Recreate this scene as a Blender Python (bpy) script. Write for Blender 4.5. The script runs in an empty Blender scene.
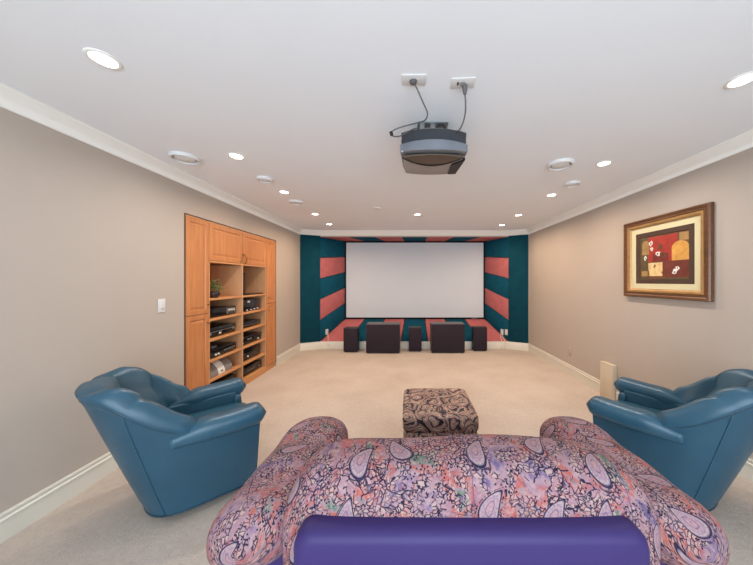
import bpy, bmesh, math, random
from mathutils import Vector, Matrix
S = bpy.context.scene
COL = S.collection
PI = math.pi
rnd = random.Random(7)
CH = 1.405            # camera height
CZ = 2.44             # ceiling height
XL, XR = -2.2, 2.41   # side walls
YB = 5.55             # front wall line
YC = 5.38             # where the side walls meet the angled corners
YS = 6.10             # screen plane
YR = -1.7             # wall behind the camera

# ------------------------------------------------------------------ materials
def lin(c):
    def f(v):
        v /= 255.0
        return v/12.92 if v <= .04045 else ((v+.055)/1.055)**2.4
    return (f(c[0]), f(c[1]), f(c[2]), 1.0)

class NT:
    def __init__(s, name):
        s.m = bpy.data.materials.new(name); s.m.use_nodes = True
        s.t = s.m.node_tree; s.t.nodes.clear()
        s.out = s.n('ShaderNodeOutputMaterial'); s.b = s.n('ShaderNodeBsdfPrincipled')
        s.l(s.b.outputs[0], s.out.inputs[0])
    def n(s, typ, **kw):
        nd = s.t.nodes.new(typ)
        for k, v in kw.items(): setattr(nd, k, v)
        return nd
    def l(s, a, b): s.t.links.new(a, b)
    def setin(s, sock, v):
        if hasattr(v, 'is_output'): s.l(v, sock)
        else: sock.default_value = v
    def math(s, op, a, b=0.0, clamp=False):
        nd = s.n('ShaderNodeMath', operation=op); nd.use_clamp = clamp
        s.setin(nd.inputs[0], a); s.setin(nd.inputs[1], b); return nd.outputs[0]
    def mix(s, fac, a, b):
        nd = s.n('ShaderNodeMix', data_type='RGBA')
        s.setin(nd.inputs[0], fac); s.setin(nd.inputs[6], a); s.setin(nd.inputs[7], b); return nd.outputs[2]
    def ramp(s, fac, stops, interp='LINEAR'):
        nd = s.n('ShaderNodeValToRGB'); cr = nd.color_ramp; cr.interpolation = interp
        while len(cr.elements) < len(stops): cr.elements.new(.5)
        for e, (p, c) in zip(cr.elements, stops): e.position = p; e.color = c
        s.setin(nd.inputs[0], fac); return nd.outputs[0]
    def coord(s, which='Object'): return s.n('ShaderNodeTexCoord').outputs[which]
    def noise(s, vec, scale, detail=2, rough=.5, dist=0, out=0):
        nd = s.n('ShaderNodeTexNoise'); s.l(vec, nd.inputs['Vector'])
        nd.inputs['Scale'].default_value = scale; nd.inputs['Detail'].default_value = detail
        nd.inputs['Roughness'].default_value = rough; nd.inputs['Distortion'].default_value = dist
        return nd.outputs[out]
    def voro(s, vec, scale, feature='F1', rand=1.0, dims='3D'):
        nd = s.n('ShaderNodeTexVoronoi', feature=feature, voronoi_dimensions=dims); s.l(vec, nd.inputs['Vector'])
        nd.inputs['Scale'].default_value = scale; nd.inputs['Randomness'].default_value = rand
        return nd
    def bump(s, h, strength=.2, dist=.01):
        nd = s.n('ShaderNodeBump'); nd.inputs['Strength'].default_value = strength; nd.inputs['Distance'].default_value = dist
        s.l(h, nd.inputs['Height']); s.l(nd.outputs[0], s.b.inputs['Normal'])
    def rough(s, v, spec=None):
        s.setin(s.b.inputs['Roughness'], v)
        if spec is not None: s.b.inputs['Specular IOR Level'].default_value = spec
        return s
    def color(s, v): s.setin(s.b.inputs['Base Color'], v); return s

def plain(name, c, rough=.6, metal=0.0, vary=.06, scale=8, spec=.5, bump=0, bscale=120):
    t = NT(name); co = t.coord()
    a = lin(c); nz = t.noise(co, scale, 3)
    d = tuple(v*(1-vary) for v in a[:3])+(1,); e = tuple(min(1, v*(1+vary)) for v in a[:3])+(1,)
    t.color(t.ramp(nz, [(.3, d), (.7, e)])); t.rough(rough, spec); t.b.inputs['Metallic'].default_value = metal
    if bump: t.bump(t.noise(co, bscale, 2), bump, .004)
    return t.m

def emis(name, c, strength):
    t = NT(name); t.color((.8, .8, .8, 1))
    t.b.inputs['Emission Color'].default_value = c; t.b.inputs['Emission Strength'].default_value = strength
    return t.m

def wood(name, c0, c1, axis='z', rough=.38):
    t = NT(name); co = t.coord()
    mp = t.n('ShaderNodeMapping'); t.l(co, mp.inputs[0])
    mp.inputs['Scale'].default_value = {'z': (14, 14, 1.2), 'y': (14, 1.2, 14)}[axis]
    nz = t.noise(mp.outputs[0], 2.2, 5, .6, .4); big = t.noise(co, 1.7, 2)
    f = t.math('ADD', t.math('MULTIPLY', nz, .65), t.math('MULTIPLY', big, .35))
    t.color(t.ramp(f, [(.33, lin(c0)), (.66, lin(c1))])); t.rough(rough, .4)
    t.bump(nz, .04, .002); return t.m

def leather(name, c):
    t = NT(name); co = t.coord()
    a = lin(c); nz = t.noise(co, 5, 3)
    t.color(t.ramp(nz, [(.3, tuple(v*.9 for v in a[:3])+(1,)), (.7, tuple(v*1.1 for v in a[:3])+(1,))]))
    t.rough(t.math('ADD', t.math('MULTIPLY', t.noise(co, 30, 2), .12), .30), .5)
    v = t.voro(co, 260); wr = t.noise(co, 11, 3, .55, .6)
    t.bump(t.math('ADD', t.math('MULTIPLY', v.outputs['Distance'], .25), t.math('MULTIPLY', wr, 1.6)), .16, .006)
    return t.m

def carpet():
    t = NT('carpet_pile'); co = t.coord()
    n1 = t.noise(co, 160, 3, .7); n2 = t.noise(co, 2.2, 3); n3 = t.noise(co, 32, 3, .6)
    f = t.math('ADD', t.math('ADD', t.math('MULTIPLY', n1, .45), t.math('MULTIPLY', n2, .30)), t.math('MULTIPLY', n3, .25))
    t.color(t.ramp(f, [(.36, lin((180, 165, 151))), (.5, lin((196, 182, 170))), (.66, lin((208, 196, 184)))]))
    t.rough(.95, .1); t.bump(t.math('ADD', n1, t.math('MULTIPLY', n3, .8)), .5, .008); return t.m

def paisley():
    t = NT('paisley_print_fabric'); uv = t.coord('UV')
    wob = t.noise(uv, 9, 2, .5, 0, 1)
    vm = t.n('ShaderNodeVectorMath', operation='MULTIPLY_ADD'); t.l(wob, vm.inputs[0]); vm.inputs[1].default_value = (.05, .05, 0); t.l(uv, vm.inputs[2])
    wuv = vm.outputs[0]
    wob2 = t.noise(uv, 34, 2, .6, 0, 1)
    vm2 = t.n('ShaderNodeVectorMath', operation='MULTIPLY_ADD'); t.l(wob2, vm2.inputs[0]); vm2.inputs[1].default_value = (.030, .030, 0); t.l(wuv, vm2.inputs[2])
    wuv2 = vm2.outputs[0]
    navy = lin((40, 34, 66))
    patches = t.ramp(t.noise(wuv, 7.5, 5, .58, .6), [
        (.28, lin((84, 76, 128))), (.36, lin((136, 120, 162))), (.42, lin((182, 154, 168))), (.49, lin((170, 134, 154))),
        (.535, lin((190, 122, 126))), (.57, lin((196, 116, 104))), (.60, lin((178, 142, 152))), (.625, lin((156, 140, 158))), (.655, lin((112, 140, 124))), (.72, lin((92, 124, 114)))])
    strok = t.noise(wuv2, 42, 3, .7)
    base = t.mix(t.math('MULTIPLY', t.math('SUBTRACT', strok, .47, True), 3.4, True), patches, lin((204, 182, 186)))
    # small blossoms with dark outlines
    e1 = t.voro(wuv2, 72, 'DISTANCE_TO_EDGE', 1, '2D').outputs['Distance']
    mask1 = t.math('GREATER_THAN', t.noise(uv, 12, 3, .6, 1.2), .475)
    ln1 = t.math('MULTIPLY', t.math('MULTIPLY', t.math('SUBTRACT', .17, e1, True), 9.0, True), mask1)
    cell = t.voro(wuv2, 72, 'F1', 1, '2D')
    cs = t.n('ShaderNodeSeparateColor'); t.l(cell.outputs['Color'], cs.inputs[0])
    tint = t.ramp(cs.outputs[0], [(0, lin((206, 182, 184))), (.25, lin((176, 140, 160))), (.5, lin((188, 136, 136))), (.7, lin((150, 132, 160))), (.88, lin((212, 190, 180)))], 'CONSTANT')
    base = t.mix(t.math('MULTIPLY', mask1, .55), base, tint)
    petal = t.math('SUBTRACT', .5, cell.outputs['Distance'], True)
    base = t.mix(t.math('MULTIPLY', t.math('MULTIPLY', petal, mask1), .9), base, lin((220, 196, 192)))
    base = t.mix(t.math('MULTIPLY', ln1, t.math('MULTIPLY', t.noise(uv, 20, 2), 1.9, True)), base, navy)
    dk = t.math('MULTIPLY', t.math('SUBTRACT', .43, t.noise(wuv2, 38, 3, .7), True), 7.0, True)
    base = t.mix(t.math('MULTIPLY', dk, .75), base, lin((70, 58, 98)))
    # larger curling outlines
    e2 = t.voro(wuv2, 15, 'DISTANCE_TO_EDGE', 1, '2D').outputs['Distance']
    mask2 = t.math('GREATER_THAN', t.noise(uv, 7, 2), .54)
    ln2 = t.math('MULTIPLY', t.math('LESS_THAN', e2, .028), mask2)
    base = t.mix(ln2, base, navy)
    dots = t.math('MULTIPLY', t.math('LESS_THAN', t.voro(uv, 75, 'F1', 1, '2D').outputs['Distance'], .22), t.math('GREATER_THAN', t.noise(uv, 13, 1), .56))
    base = t.mix(dots, base, navy)
    # paisley drops
    SC = 4.9
    pv = t.voro(uv, SC, 'F1', .55, '2D')
    sub = t.n('ShaderNodeVectorMath', operation='SUBTRACT'); t.l(uv, sub.inputs[0]); t.l(pv.outputs['Position'], sub.inputs[1])
    sep = t.n('ShaderNodeSeparateXYZ'); t.l(sub.outputs[0], sep.inputs[0])
    rc = t.n('ShaderNodeSeparateColor'); t.l(pv.outputs['Color'], rc.inputs[0])
    ang = t.math('MULTIPLY', t.math('SUBTRACT', rc.outputs[0], .5), 1.3)
    ca, sa = t.math('COSINE', ang), t.math('SINE', ang)
    x0, y0 = t.math('MULTIPLY', sep.outputs[0], SC), t.math('MULTIPLY', sep.outputs[1], SC)
    x = t.math('SUBTRACT', t.math('MULTIPLY', x0, ca), t.math('MULTIPLY', y0, sa))
    y = t.math('ADD', t.math('MULTIPLY', x0, sa), t.math('MULTIPLY', y0, ca))
    xb = t.math('SUBTRACT', x, t.math('MULTIPLY', t.math('MULTIPLY', y, y), .9))
    wid = t.math('SUBTRACT', .15, t.math('MULTIPLY', y, .25))
    wid = t.math('MAXIMUM', wid, .03)
    q = t.math('ADD', t.math('POWER', t.math('ABSOLUTE', t.math('DIVIDE', xb, wid)), 2.0), t.math('POWER', t.math('ABSOLUTE', t.math('DIVIDE', y, .31)), 2.0))
    d = t.math('SQRT', q)
    on = t.math('GREATER_THAN', rc.outputs[1], .08)
    inside = t.ramp(d, [(0, lin((206, 172, 178))), (.30, lin((190, 160, 172))), (.36, lin((118, 104, 146))), (.42, lin((196, 168, 178))), (.66, lin((178, 156, 176))),
                        (.78, lin((204, 184, 186))), (.86, lin((150, 140, 164))), (.895, navy)], 'LINEAR')
    inside = t.mix(t.math('MULTIPLY', t.math('LESS_THAN', e1, .06), .5), inside, lin((110, 96, 140)))
    base = t.mix(t.math('MULTIPLY', t.math('LESS_THAN', d, 1.0), on), base, inside)
    halo = t.math('MULTIPLY', t.math('MULTIPLY', t.math('LESS_THAN', d, 1.25), t.math('GREATER_THAN', d, 1.1)), t.math('LESS_THAN', e1, .2))
    base = t.mix(t.math('MULTIPLY', t.math('MULTIPLY', halo, on), .8), base, navy)
    hs = t.n('ShaderNodeHueSaturation'); t.l(base, hs.inputs['Color']); hs.inputs['Value'].default_value = .61; hs.inputs['Saturation'].default_value = 1.08
    wm = t.n('ShaderNodeVectorMath', operation='MULTIPLY'); t.l(hs.outputs[0], wm.inputs[0]); wm.inputs[1].default_value = (1.06, .95, .86)
    t.color(wm.outputs[0]); t.rough(.72, .25); t.bump(t.noise(uv, 60, 2), .05, .004)
    return t.m

def swirl():
    t = NT('swirl_print_fabric'); uv = t.coord('UV')
    wob = t.noise(uv, 6.5, 2, .5, .6, 1)
    vm = t.n('ShaderNodeVectorMath', operation='MULTIPLY_ADD'); t.l(wob, vm.inputs[0]); vm.inputs[1].default_value = (.16, .16, 0); t.l(uv, vm.inputs[2])
    v = t.voro(vm.outputs[0], 6.8, 'F1', 1, '2D')
    ring = t.math('SINE', t.math('MULTIPLY', v.outputs['Distance'], 17.0))
    f = t.math('ADD', t.math('MULTIPLY', ring, .30), t.noise(vm.outputs[0], 7, 2, .5, .8))
    c = t.ramp(f, [(.14, lin((44, 40, 48))), (.28, lin((92, 80, 86))), (.38, lin((196, 160, 134))), (.45, lin((150, 104, 96))), (.54, lin((164, 118, 110))),
                   (.64, lin((116, 108, 108))), (.73, lin((208, 178, 152))), (.84, lin((64, 54, 62)))])
    e = t.voro(vm.outputs[0], 6.8, 'DISTANCE_TO_EDGE', 1, '2D').outputs['Distance']
    c = t.mix(t.math('LESS_THAN', e, .018), c, lin((62, 54, 60)))
    t.color(c); t.rough(.75, .25); t.bump(t.noise(uv, 70, 2), .06, .003); return t.m

M = dict(
    wall=plain('wall_paint', (183, 171, 160), .8, vary=.012, scale=3, spec=.2, bump=.03, bscale=220),
    ceil=plain('ceiling_paint', (236, 239, 243), .9, vary=.01, scale=2, spec=.1, bump=.04, bscale=260),
    trim=plain('trim_paint', (238, 236, 230), .45, vary=.01, spec=.4),
    base=plain('baseboard_paint', (218, 213, 200), .45, vary=.01, spec=.4),
    carpet=carpet(),
    maple=wood('maple_door', (176, 110, 64), (202, 138, 88)),
    maple_s=wood('maple_shelf', (190, 130, 82), (210, 154, 104), 'y'),
    maple_d=wood('maple_interior', (192, 142, 100), (208, 162, 120)),
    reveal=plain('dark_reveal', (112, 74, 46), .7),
    brass=plain('aged_brass', (150, 118, 72), .35, .9),
    teal_f=plain('teal_acoustic_fabric', (18, 76, 96), .9, vary=.12, scale=9, spec=.1, bump=.15, bscale=300),
    teal_d=plain('dark_teal_acoustic_fabric', (14, 62, 76), .9, vary=.12, scale=6, spec=.1, bump=.15, bscale=300),
    pink_f=plain('pink_acoustic_fabric', (184, 104, 104), .9, vary=.08, scale=9, spec=.1, bump=.15, bscale=300),
    screen=plain('screen_white', (208, 212, 218), .85, vary=.01, scale=1.5, spec=.1),
    black=plain('black_velvet', (16, 15, 17), .75, spec=.2),
    grille=plain('speaker_grille_cloth', (50, 42, 50), .9, vary=.1, scale=200, spec=.15, bump=.1, bscale=500),
    spk=plain('speaker_black_vinyl', (40, 36, 40), .5, vary=.08),
    spk_top=plain('speaker_top_sheen', (84, 80, 84), .4, vary=.05),
    plastic_w=plain('white_plastic', (216, 215, 213), .4, vary=.01),
    plastic_iv=plain('ivory_plastic', (190, 170, 152), .5, vary=.02),
    slot=plain('dark_slot', (60, 58, 56), .7),
    vent=plain('vent_white', (222, 222, 222), .5, vary=.01),
    ventd=plain('vent_shadow_grey', (150, 150, 150), .7, vary=.02),
    lens=emis('lamp_lens_glow', (1, .97, .92, 1), 9.0),
    gray_m=plain('projector_grey', (146, 136, 130), .4, .2, spec=.5),
    silver=plain('projector_silver_band', (132, 137, 146), .32, .55),
    dgray=plain('projector_charcoal', (48, 50, 56), .4),
    brown_p=plain('projector_smoked_plastic', (92, 76, 62), .25),
    steel=plain('bracket_steel', (150, 152, 152), .4, .6),
    cable=plain('grey_cable', (84, 82, 84), .5),
    wcable=plain('white_cable', (222, 214, 206), .5),
    leather=leather('teal_leather', (38, 77, 97)),
    leather_in=leather('teal_leather_cushion', (41, 81, 101)),
    seam=plain('dark_teal_piping', (24, 54, 70), .4),
    purple=plain('purple_upholstery', (50, 36, 92), .55, vary=.04, scale=6, spec=.35, bump=.05, bscale=300),
    paisley=paisley(), swirl=swirl(), navy=plain('navy_stitching', (86, 70, 110), .8),
    rubber=plain('black_rubber', (22, 22, 24), .7),
    elec=plain('black_electronics', (24, 23, 25), .35, vary=.1),
    elec2=plain('gloss_black_faceplate', (14, 14, 16), .2),
    elec3=plain('grey_faceplate', (120, 118, 116), .35, .4),
    tick=plain('pale_marking', (220, 220, 216), .5),
    fabric_g=plain('grey_speaker_cloth', (128, 122, 118), .85, vary=.08, scale=120),
    leaf=plain('leaf_green', (104, 128, 74), .6, vary=.35, scale=40),
    pot=plain('dark_ceramic', (46, 38, 40), .35, vary=.2),
    fr_br=wood('walnut_frame', (84, 52, 30), (118, 76, 46), 'y', .3),
    fr_gold=plain('gilt_frame', (176, 134, 84), .35, .35, vary=.12, scale=20),
    matc=plain('cream_mat_board', (214, 204, 164), .9, vary=.02),
    matd=plain('dark_brown_mat', (72, 50, 36), .8),
    box=plain('cream_cover_paint', (206, 192, 170), .55, vary=.01),
)
def pm(name, c): return plain('painted_'+name, c, .6, vary=.22, scale=16)
M.update(p_olive=pm('olive', (88, 70, 42)), p_red=pm('red', (158, 44, 34)), p_dred=pm('dark_red', (112, 36, 30)), p_gold=pm('gold', (204, 148, 70)),
         p_tan=pm('tan', (158, 122, 72)), p_cream=pm('cream', (222, 188, 132)), p_mar=pm('maroon', (108, 44, 32)), p_white=pm('white', (232, 226, 218)), p_brown=pm('brown', (104, 64, 40)))

# ------------------------------------------------------------------ mesh tools
class MB:
    def __init__(s): s.v = []; s.f = []; s.mi = []; s.uv = {}; s.m = 0
    def face(s, idx, uv=None):
        s.f.append(tuple(idx)); s.mi.append(s.m)
        if uv: s.uv[len(s.f)-1] = uv
    def add(s, pts): b = len(s.v); s.v += [tuple(p) for p in pts]; return b
    def box(s, x0, x1, y0, y1, z0, z1):
        x0, x1 = sorted((x0, x1)); y0, y1 = sorted((y0, y1)); z0, z1 = sorted((z0, z1))
        b = s.add([(x0,y0,z0),(x1,y0,z0),(x1,y1,z0),(x0,y1,z0),(x0,y0,z1),(x1,y0,z1),(x1,y1,z1),(x0,y1,z1)])
        for q in ((3,2,1,0),(4,5,6,7),(0,1,5,4),(1,2,6,5),(2,3,7,6),(3,0,4,7)): s.face([b+i for i in q])
        return s
    def prism(s, poly, z0, z1):
        n = len(poly); b = s.add([(p[0],p[1],z0) for p in poly]+[(p[0],p[1],z1) for p in poly])
        s.face([b+i for i in reversed(range(n))]); s.face([b+n+i for i in range(n)])
        for i in range(n): j = (i+1) % n; s.face([b+i, b+j, b+n+j, b+n+i])
        return s
    def loft(s, rings, closed=True, cap=True, uv=False, uoff=0, voff=0):
        R = len(rings); n = len(rings[0]); b = s.add([p for r in rings for p in r])
        if uv:
            mid = [Vector(r[n//4]) for r in rings]; us = [0]
            us_all = []
            for j in range(n):
                u = [0]
                for i in range(R-1): u.append(u[-1]+(Vector(rings[i+1][j])-Vector(rings[i][j])).length)
                us_all.append(u)
            big = max(range(n), key=lambda j: us_all[j][-1]); us = us_all[big]
            rb = max(range(R), key=lambda i: sum((Vector(rings[i][(j+1) % n])-Vector(rings[i][j])).length for j in range(n)))
            vs = [0]
            for j in range(n): vs.append(vs[-1]+(Vector(rings[rb][(j+1) % n])-Vector(rings[rb][j])).length)
            per = [sum((Vector(r[(j+1) % n])-Vector(r[j])).length for j in range(n)) for r in rings]; pk = [q/max(per) for q in per]; vm_ = vs[-1]/2
            ext = [0]
            for i in range(R-1): ext.append(ext[-1]+(Vector(rings[i+1][n//2])-Vector(rings[i][n//2])).length)
            us = ext
            V_ = lambda i, j: vm_+(vs[j]-vm_)*pk[i]+voff
        for i in range(R-1):
            for j in range(n if closed else n-1):
                k = (j+1) % n
                u = None
                if uv: u = [(us[i]+uoff, V_(i, j)), (us[i]+uoff, V_(i, j+1)), (us[i+1]+uoff, V_(i+1, j+1)), (us[i+1]+uoff, V_(i+1, j))]
                s.face([b+i*n+j, b+i*n+k, b+(i+1)*n+k, b+(i+1)*n+j], u)
        if cap and closed:
            u0 = [(us[0]+uoff, V_(0, j)) for j in reversed(range(n))] if uv else None
            u1 = [(us[-1]+uoff, V_(R-1, j)) for j in range(n)] if uv else None
            s.face([b+j for j in reversed(range(n))], u0); s.face([b+(R-1)*n+j for j in range(n)], u1)
        return s
    def tube(s, pts, r, n=10, cap=True):
        pts = [Vector(p) for p in pts]; rings = []; up = Vector((0, 0, 1)); prev = None
        for i, p in enumerate(pts):
            d = (pts[min(i+1, len(pts)-1)]-pts[max(i-1, 0)]).normalized()
            if prev is None:
                a = up if abs(d.dot(up)) < .9 else Vector((1, 0, 0)); nx = d.cross(a).normalized()
            else:
                nx = (prev-d*prev.dot(d)).normalized()
            prev = nx; ny = d.cross(nx); rr = r(i) if callable(r) else r
            rings.append([p+nx*rr*math.cos(2*PI*k/n)+ny*rr*math.sin(2*PI*k/n) for k in range(n)])
        return s.loft(rings, True, cap)
    def lathe(s, prof, c, n=28, axis='z'):
        rings = []
        for r, h in prof:
            ring = []
            for k in range(n):
                a = 2*PI*k/n; x, y = r*math.cos(a), r*math.sin(a)
                ring.append({'z': (c[0]+x, c[1]+y, c[2]+h), 'y': (c[0]+x, c[1]+h, c[2]+y), 'x': (c[0]+h, c[1]+x, c[2]+y)}[axis])
            rings.append(ring)
        return s.loft(rings)
    def pillow(s, c, h, e=.35, n=28, m=15, uoff=0, voff=0, ez=None):
        ez = ez or e; sp = lambda v, k: math.copysign(abs(v)**k, v); rings = []
        for i in range(m+1):
            t = -PI/2+PI*i/m; t = max(-PI/2+.02, min(PI/2-.02, t)); ct, st = sp(math.cos(t), ez), sp(math.sin(t), ez)
            rings.append([(c[0]+h[0]*ct*sp(math.cos(2*PI*j/n), e), c[1]+h[1]*ct*sp(math.sin(2*PI*j/n), e), c[2]+h[2]*st) for j in range(n)])
        return s.loft(rings)
    def planar_uv(s, f):
        for i, fc in enumerate(s.f): s.uv[i] = [f(s.v[k]) for k in fc]
        return s
    def make(s, name, mats, off=(0, 0, 0), smooth=False, bevel=0, seg=2, subd=0):
        me = bpy.data.meshes.new(name)
        me.from_pydata([(x-off[0], y-off[1], z-off[2]) for x, y, z in s.v], [], s.f)
        for m in (mats if isinstance(mats, (list, tuple)) else [mats]): me.materials.append(M[m] if isinstance(m, str) else m)
        me.polygons.foreach_set('material_index', s.mi)
        if s.uv:
            ul = me.uv_layers.new(name='UVMap')
            for p in me.polygons:
                if p.index in s.uv:
                    for li, q in zip(p.loop_indices, s.uv[p.index]): ul.data[li].uv = q
        bm = bmesh.new(); bm.from_mesh(me); bmesh.ops.recalc_face_normals(bm, faces=bm.faces)
        if bevel:
            ed = [e for e in bm.edges if len(e.link_faces) == 2 and e.calc_face_angle(0) > .5]
            bmesh.ops.bevel(bm, geom=ed, offset=bevel, segments=seg, profile=.5, affect='EDGES', clamp_overlap=True)
        bm.to_mesh(me); bm.free()
        if smooth or bevel:
            me.shade_smooth()
            if smooth != 'all': me.set_sharp_from_angle(angle=math.radians(42))
        ob = bpy.data.objects.new(name, me); COL.objects.link(ob)
        if subd:
            md = ob.modifiers.new('sub', 'SUBSURF'); md.levels = md.render_levels = subd
        return ob

ROOT = {}
def empty(name, label, cat, loc, rz=0, group=None):
    o = bpy.data.objects.new(name, None); COL.objects.link(o); o.empty_display_size = .1
    o.location = loc; o.rotation_euler.z = rz; o['label'] = label; o['category'] = cat
    if group: o['group'] = group
    ROOT[o.name] = Vector(loc); return o
def part(name, mb, mat, parent, label=None, local=False, **kw):
    off = (0, 0, 0) if local else ROOT[parent.name]
    o = mb.make(name, mat, off, **kw); o.parent = parent; ROOT[o.name] = off if local else ROOT[parent.name]
    if label: o['label'] = label
    return o
def single(name, mb, mat, label, cat, loc, group=None, **kw):
    o = mb.make(name, mat, loc, **kw); o.location = loc; o['label'] = label; o['category'] = cat
    if group: o['group'] = group
    ROOT[o.name] = Vector(loc); return o
def struct(name, mb, mat, parent=None, **kw):
    o = mb.make(name, mat, **kw); o['kind'] = 'structure'
    if parent: o.parent = parent
    return o
def bez(p, n=8):
    out = []; p = [Vector(q) for q in p]
    for i in range(len(p)-1):
        a, b, c, d = p[max(i-1, 0)], p[i], p[i+1], p[min(i+2, len(p)-1)]
        for k in range(n):
            t = k/n
            out.append(.5*((2*b)+(c-a)*t+(2*a-5*b+4*c-d)*t*t+(3*b-a-3*c+d)*t**3))
    return out+[p[-1]]

# ------------------------------------------------------------------ the room
CAB0, CAB1, CABT, CABD = 2.62, 4.433, 2.075, .46
struct('floor', MB().box(XL-.6, XR+.2, YR-.2, 6.5, -.1, 0), 'carpet')
struct('ceiling', MB().box(XL-.6, XR+.2, YR-.2, 6.5, CZ, CZ+.1), 'ceil')
wl = MB()
wl.box(XL-.12, XL, YR, CAB0, 0, CZ).box(XL-.12, XL, CAB1, 6.3, 0, CZ).box(XL-.12, XL, CAB0, CAB1, CABT, CZ)
wl.box(XL-.56, XL-.50, CAB0-.1, CAB1+.1, 0, CZ)
struct('wall_left', wl, 'wall')
struct('wall_right', MB().box(XR, XR+.12, YR, 6.3, 0, CZ), 'wall')
XA, XB_ = -1.843, 2.065      # alcove opening
ZA, ZT = .156, 2.318         # surround bottom and top at the wall line
wb = MB()
wb.box(XL-.12, XR+.12, 6.22, 6.32, 0, CZ)
wb.prism([(XL, YC), (XA, YB), (XA, YB+.03), (XL, YC+.04)], 0, CZ)
wb.prism([(XR, YC), (XB_, YB), (XB_, YB+.03), (XR, YC+.04)], 0, CZ)
wb.box(XA, XB_, YB, YB+.03, 0, ZA).box(XA, XB_, YB, YB+.03, ZT, CZ)
struct('wall_front', wb, 'wall')
wr = MB()
WX0, WX1, WZ0, WZ1 = -1.7, 2.0, .35, 2.2
wr.box(XL-.12, WX0, YR-.12, YR, 0, CZ).box(WX1, XR+.12, YR-.12, YR, 0, CZ).box(WX0, WX1, YR-.12, YR, 0, WZ0).box(WX0, WX1, YR-.12, YR, WZ1, CZ)
struct('wall_rear', wr, 'wall')
wf = MB()
for a in (WX0, (WX0+WX1)/2-.03, WX1-.06): wf.box(a, a+.06, YR-.1, YR-.04, WZ0, WZ1)
wf.box(WX0, WX1, YR-.1, YR-.04, WZ0, WZ0+.06).box(WX0, WX1, YR-.1, YR-.04, WZ1-.06, WZ1)
struct('window_1', wf, 'trim')

def sweep(path, prof):
    """path: XY points with the room on the left-hand side; prof: (offset into the room, z)"""
    P = [Vector(p) for p in path]; rings = []
    for i, p in enumerate(P):
        def nrm(a, b): d = (b-a).normalized(); return Vector((-d.y, d.x))
        if i == 0: m = nrm(P[0], P[1])
        elif i == len(P)-1: m = nrm(P[-2], P[-1])
        else:
            n1, n2 = nrm(P[i-1], p), nrm(p, P[i+1]); m = (n1+n2).normalized(); m = m/max(.3, m.dot(n1))
        rings.append([(p.x+m.x*o, p.y+m.y*o, z) for o, z in prof])
    return MB().loft(rings)
full = [(XR, YR), (XR, YC), (XB_, YB), (XA, YB), (XL, YC), (XL, YR)]
crown = [(0, CZ-.098), (.008, CZ-.098), (.012, CZ-.085), (.02, CZ-.078), (.034, CZ-.05), (.055, CZ-.03), (.062, CZ-.02), (.07, CZ-.012), (.07, CZ), (0, CZ)]
struct('trim_1', sweep(full, crown), 'trim', smooth=True)
bprof = [(0, 0), (.016, 0), (.016, .108), (.021, .112), (.021, .120), (.012, .126), (.012, .138), (.017, .142), (.015, .150), (0, .152)]
struct('baseboard_right', sweep([(XR, YR), (XR, YC)], bprof), 'base', smooth=True)
bl = sweep([(XL, CAB0), (XL, YR)], bprof)
bl2 = sweep([(XL, YC), (XL, CAB1+.01)], bprof)
b = bl.add(bl2.v)
for f in bl2.f: bl.face([b+i for i in f])
struct('baseboard_left', bl, 'base', smooth=True)
struct('baseboard_front', sweep([(XR, YC), (XB_, YB), (XA, YB), (XL, YC)], [(0, 0), (.014, 0), (.014, .145), (.008, .152), (0, .152)]), 'base', smooth=True)

# ------------------------------------------------------------------ screen alcove with striped fabric panels
sx0, sx1, sz0, sz1 = -1.457, 1.722, .545, 2.305     # screen end of the surround
def lerp(a, b, t): return a+(b-a)*t
O = [Vector((XA, YB, ZA)), Vector((XB_, YB, ZA)), Vector((XB_, YB, ZT)), Vector((XA, YB, ZT))]
I = [Vector((sx0, YS, sz0)), Vector((sx1, YS, sz0)), Vector((sx1, YS, sz1)), Vector((sx0, YS, sz1))]
sur = empty('screen_surround', 'splayed alcove lining of teal and pink striped fabric around the projection screen', 'wall panelling', ((XA+XB_)/2, YB, 0))
def slab(o0, o1, i0, i1, t0, t1, out):
    g = .0025
    q = [o0.lerp(o1, t0+g), o0.lerp(o1, t1-g), i0.lerp(i1, t1-g), i0.lerp(i1, t0+g)]
    n = (q[1]-q[0]).cross(q[3]-q[0]).normalized()
    if n.dot(out) < 0: n = -n
    mb = MB(); b = mb.add(q+[p+n*.03 for p in q])
    mb.face([b, b+1, b+2, b+3]); mb.face([b+7, b+6, b+5, b+4])
    for i in range(4): j = (i+1) % 4; mb.face([b+i, b+j, b+4+j, b+4+i])
    return mb
for k in range(7):
    c = 'pink_f' if k % 2 == 0 else 'teal_f'; nm = ('pink' if k % 2 == 0 else 'teal')+' fabric panel'
    part('bottom_panel', slab(O[0], O[1], I[0], I[1], k/7, (k+1)/7, Vector((0, 0, -1))), c, sur, nm, bevel=.006)
    part('top_panel', slab(O[3], O[2], I[3], I[2], k/7, (k+1)/7, Vector((0, 0, 1))), c, sur, nm, bevel=.006)
for k in range(5):
    c = 'teal_f' if k % 2 == 0 else 'pink_f'; nm = ('teal' if k % 2 == 0 else 'pink')+' fabric panel'
    part('side_panel', slab(O[0], O[3], I[0], I[3], k/5, (k+1)/5, Vector((-1, 0, 0))), c, sur, nm, bevel=.006)
    part('side_panel', slab(O[1], O[2], I[1], I[2], k/5, (k+1)/5, Vector((1, 0, 0))), c, sur, nm, bevel=.006)
part('backing', MB().box(sx0-.06, sx1+.06, YS+.055, YS+.085, sz0-.06, sz1+.04), 'black', sur)
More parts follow.
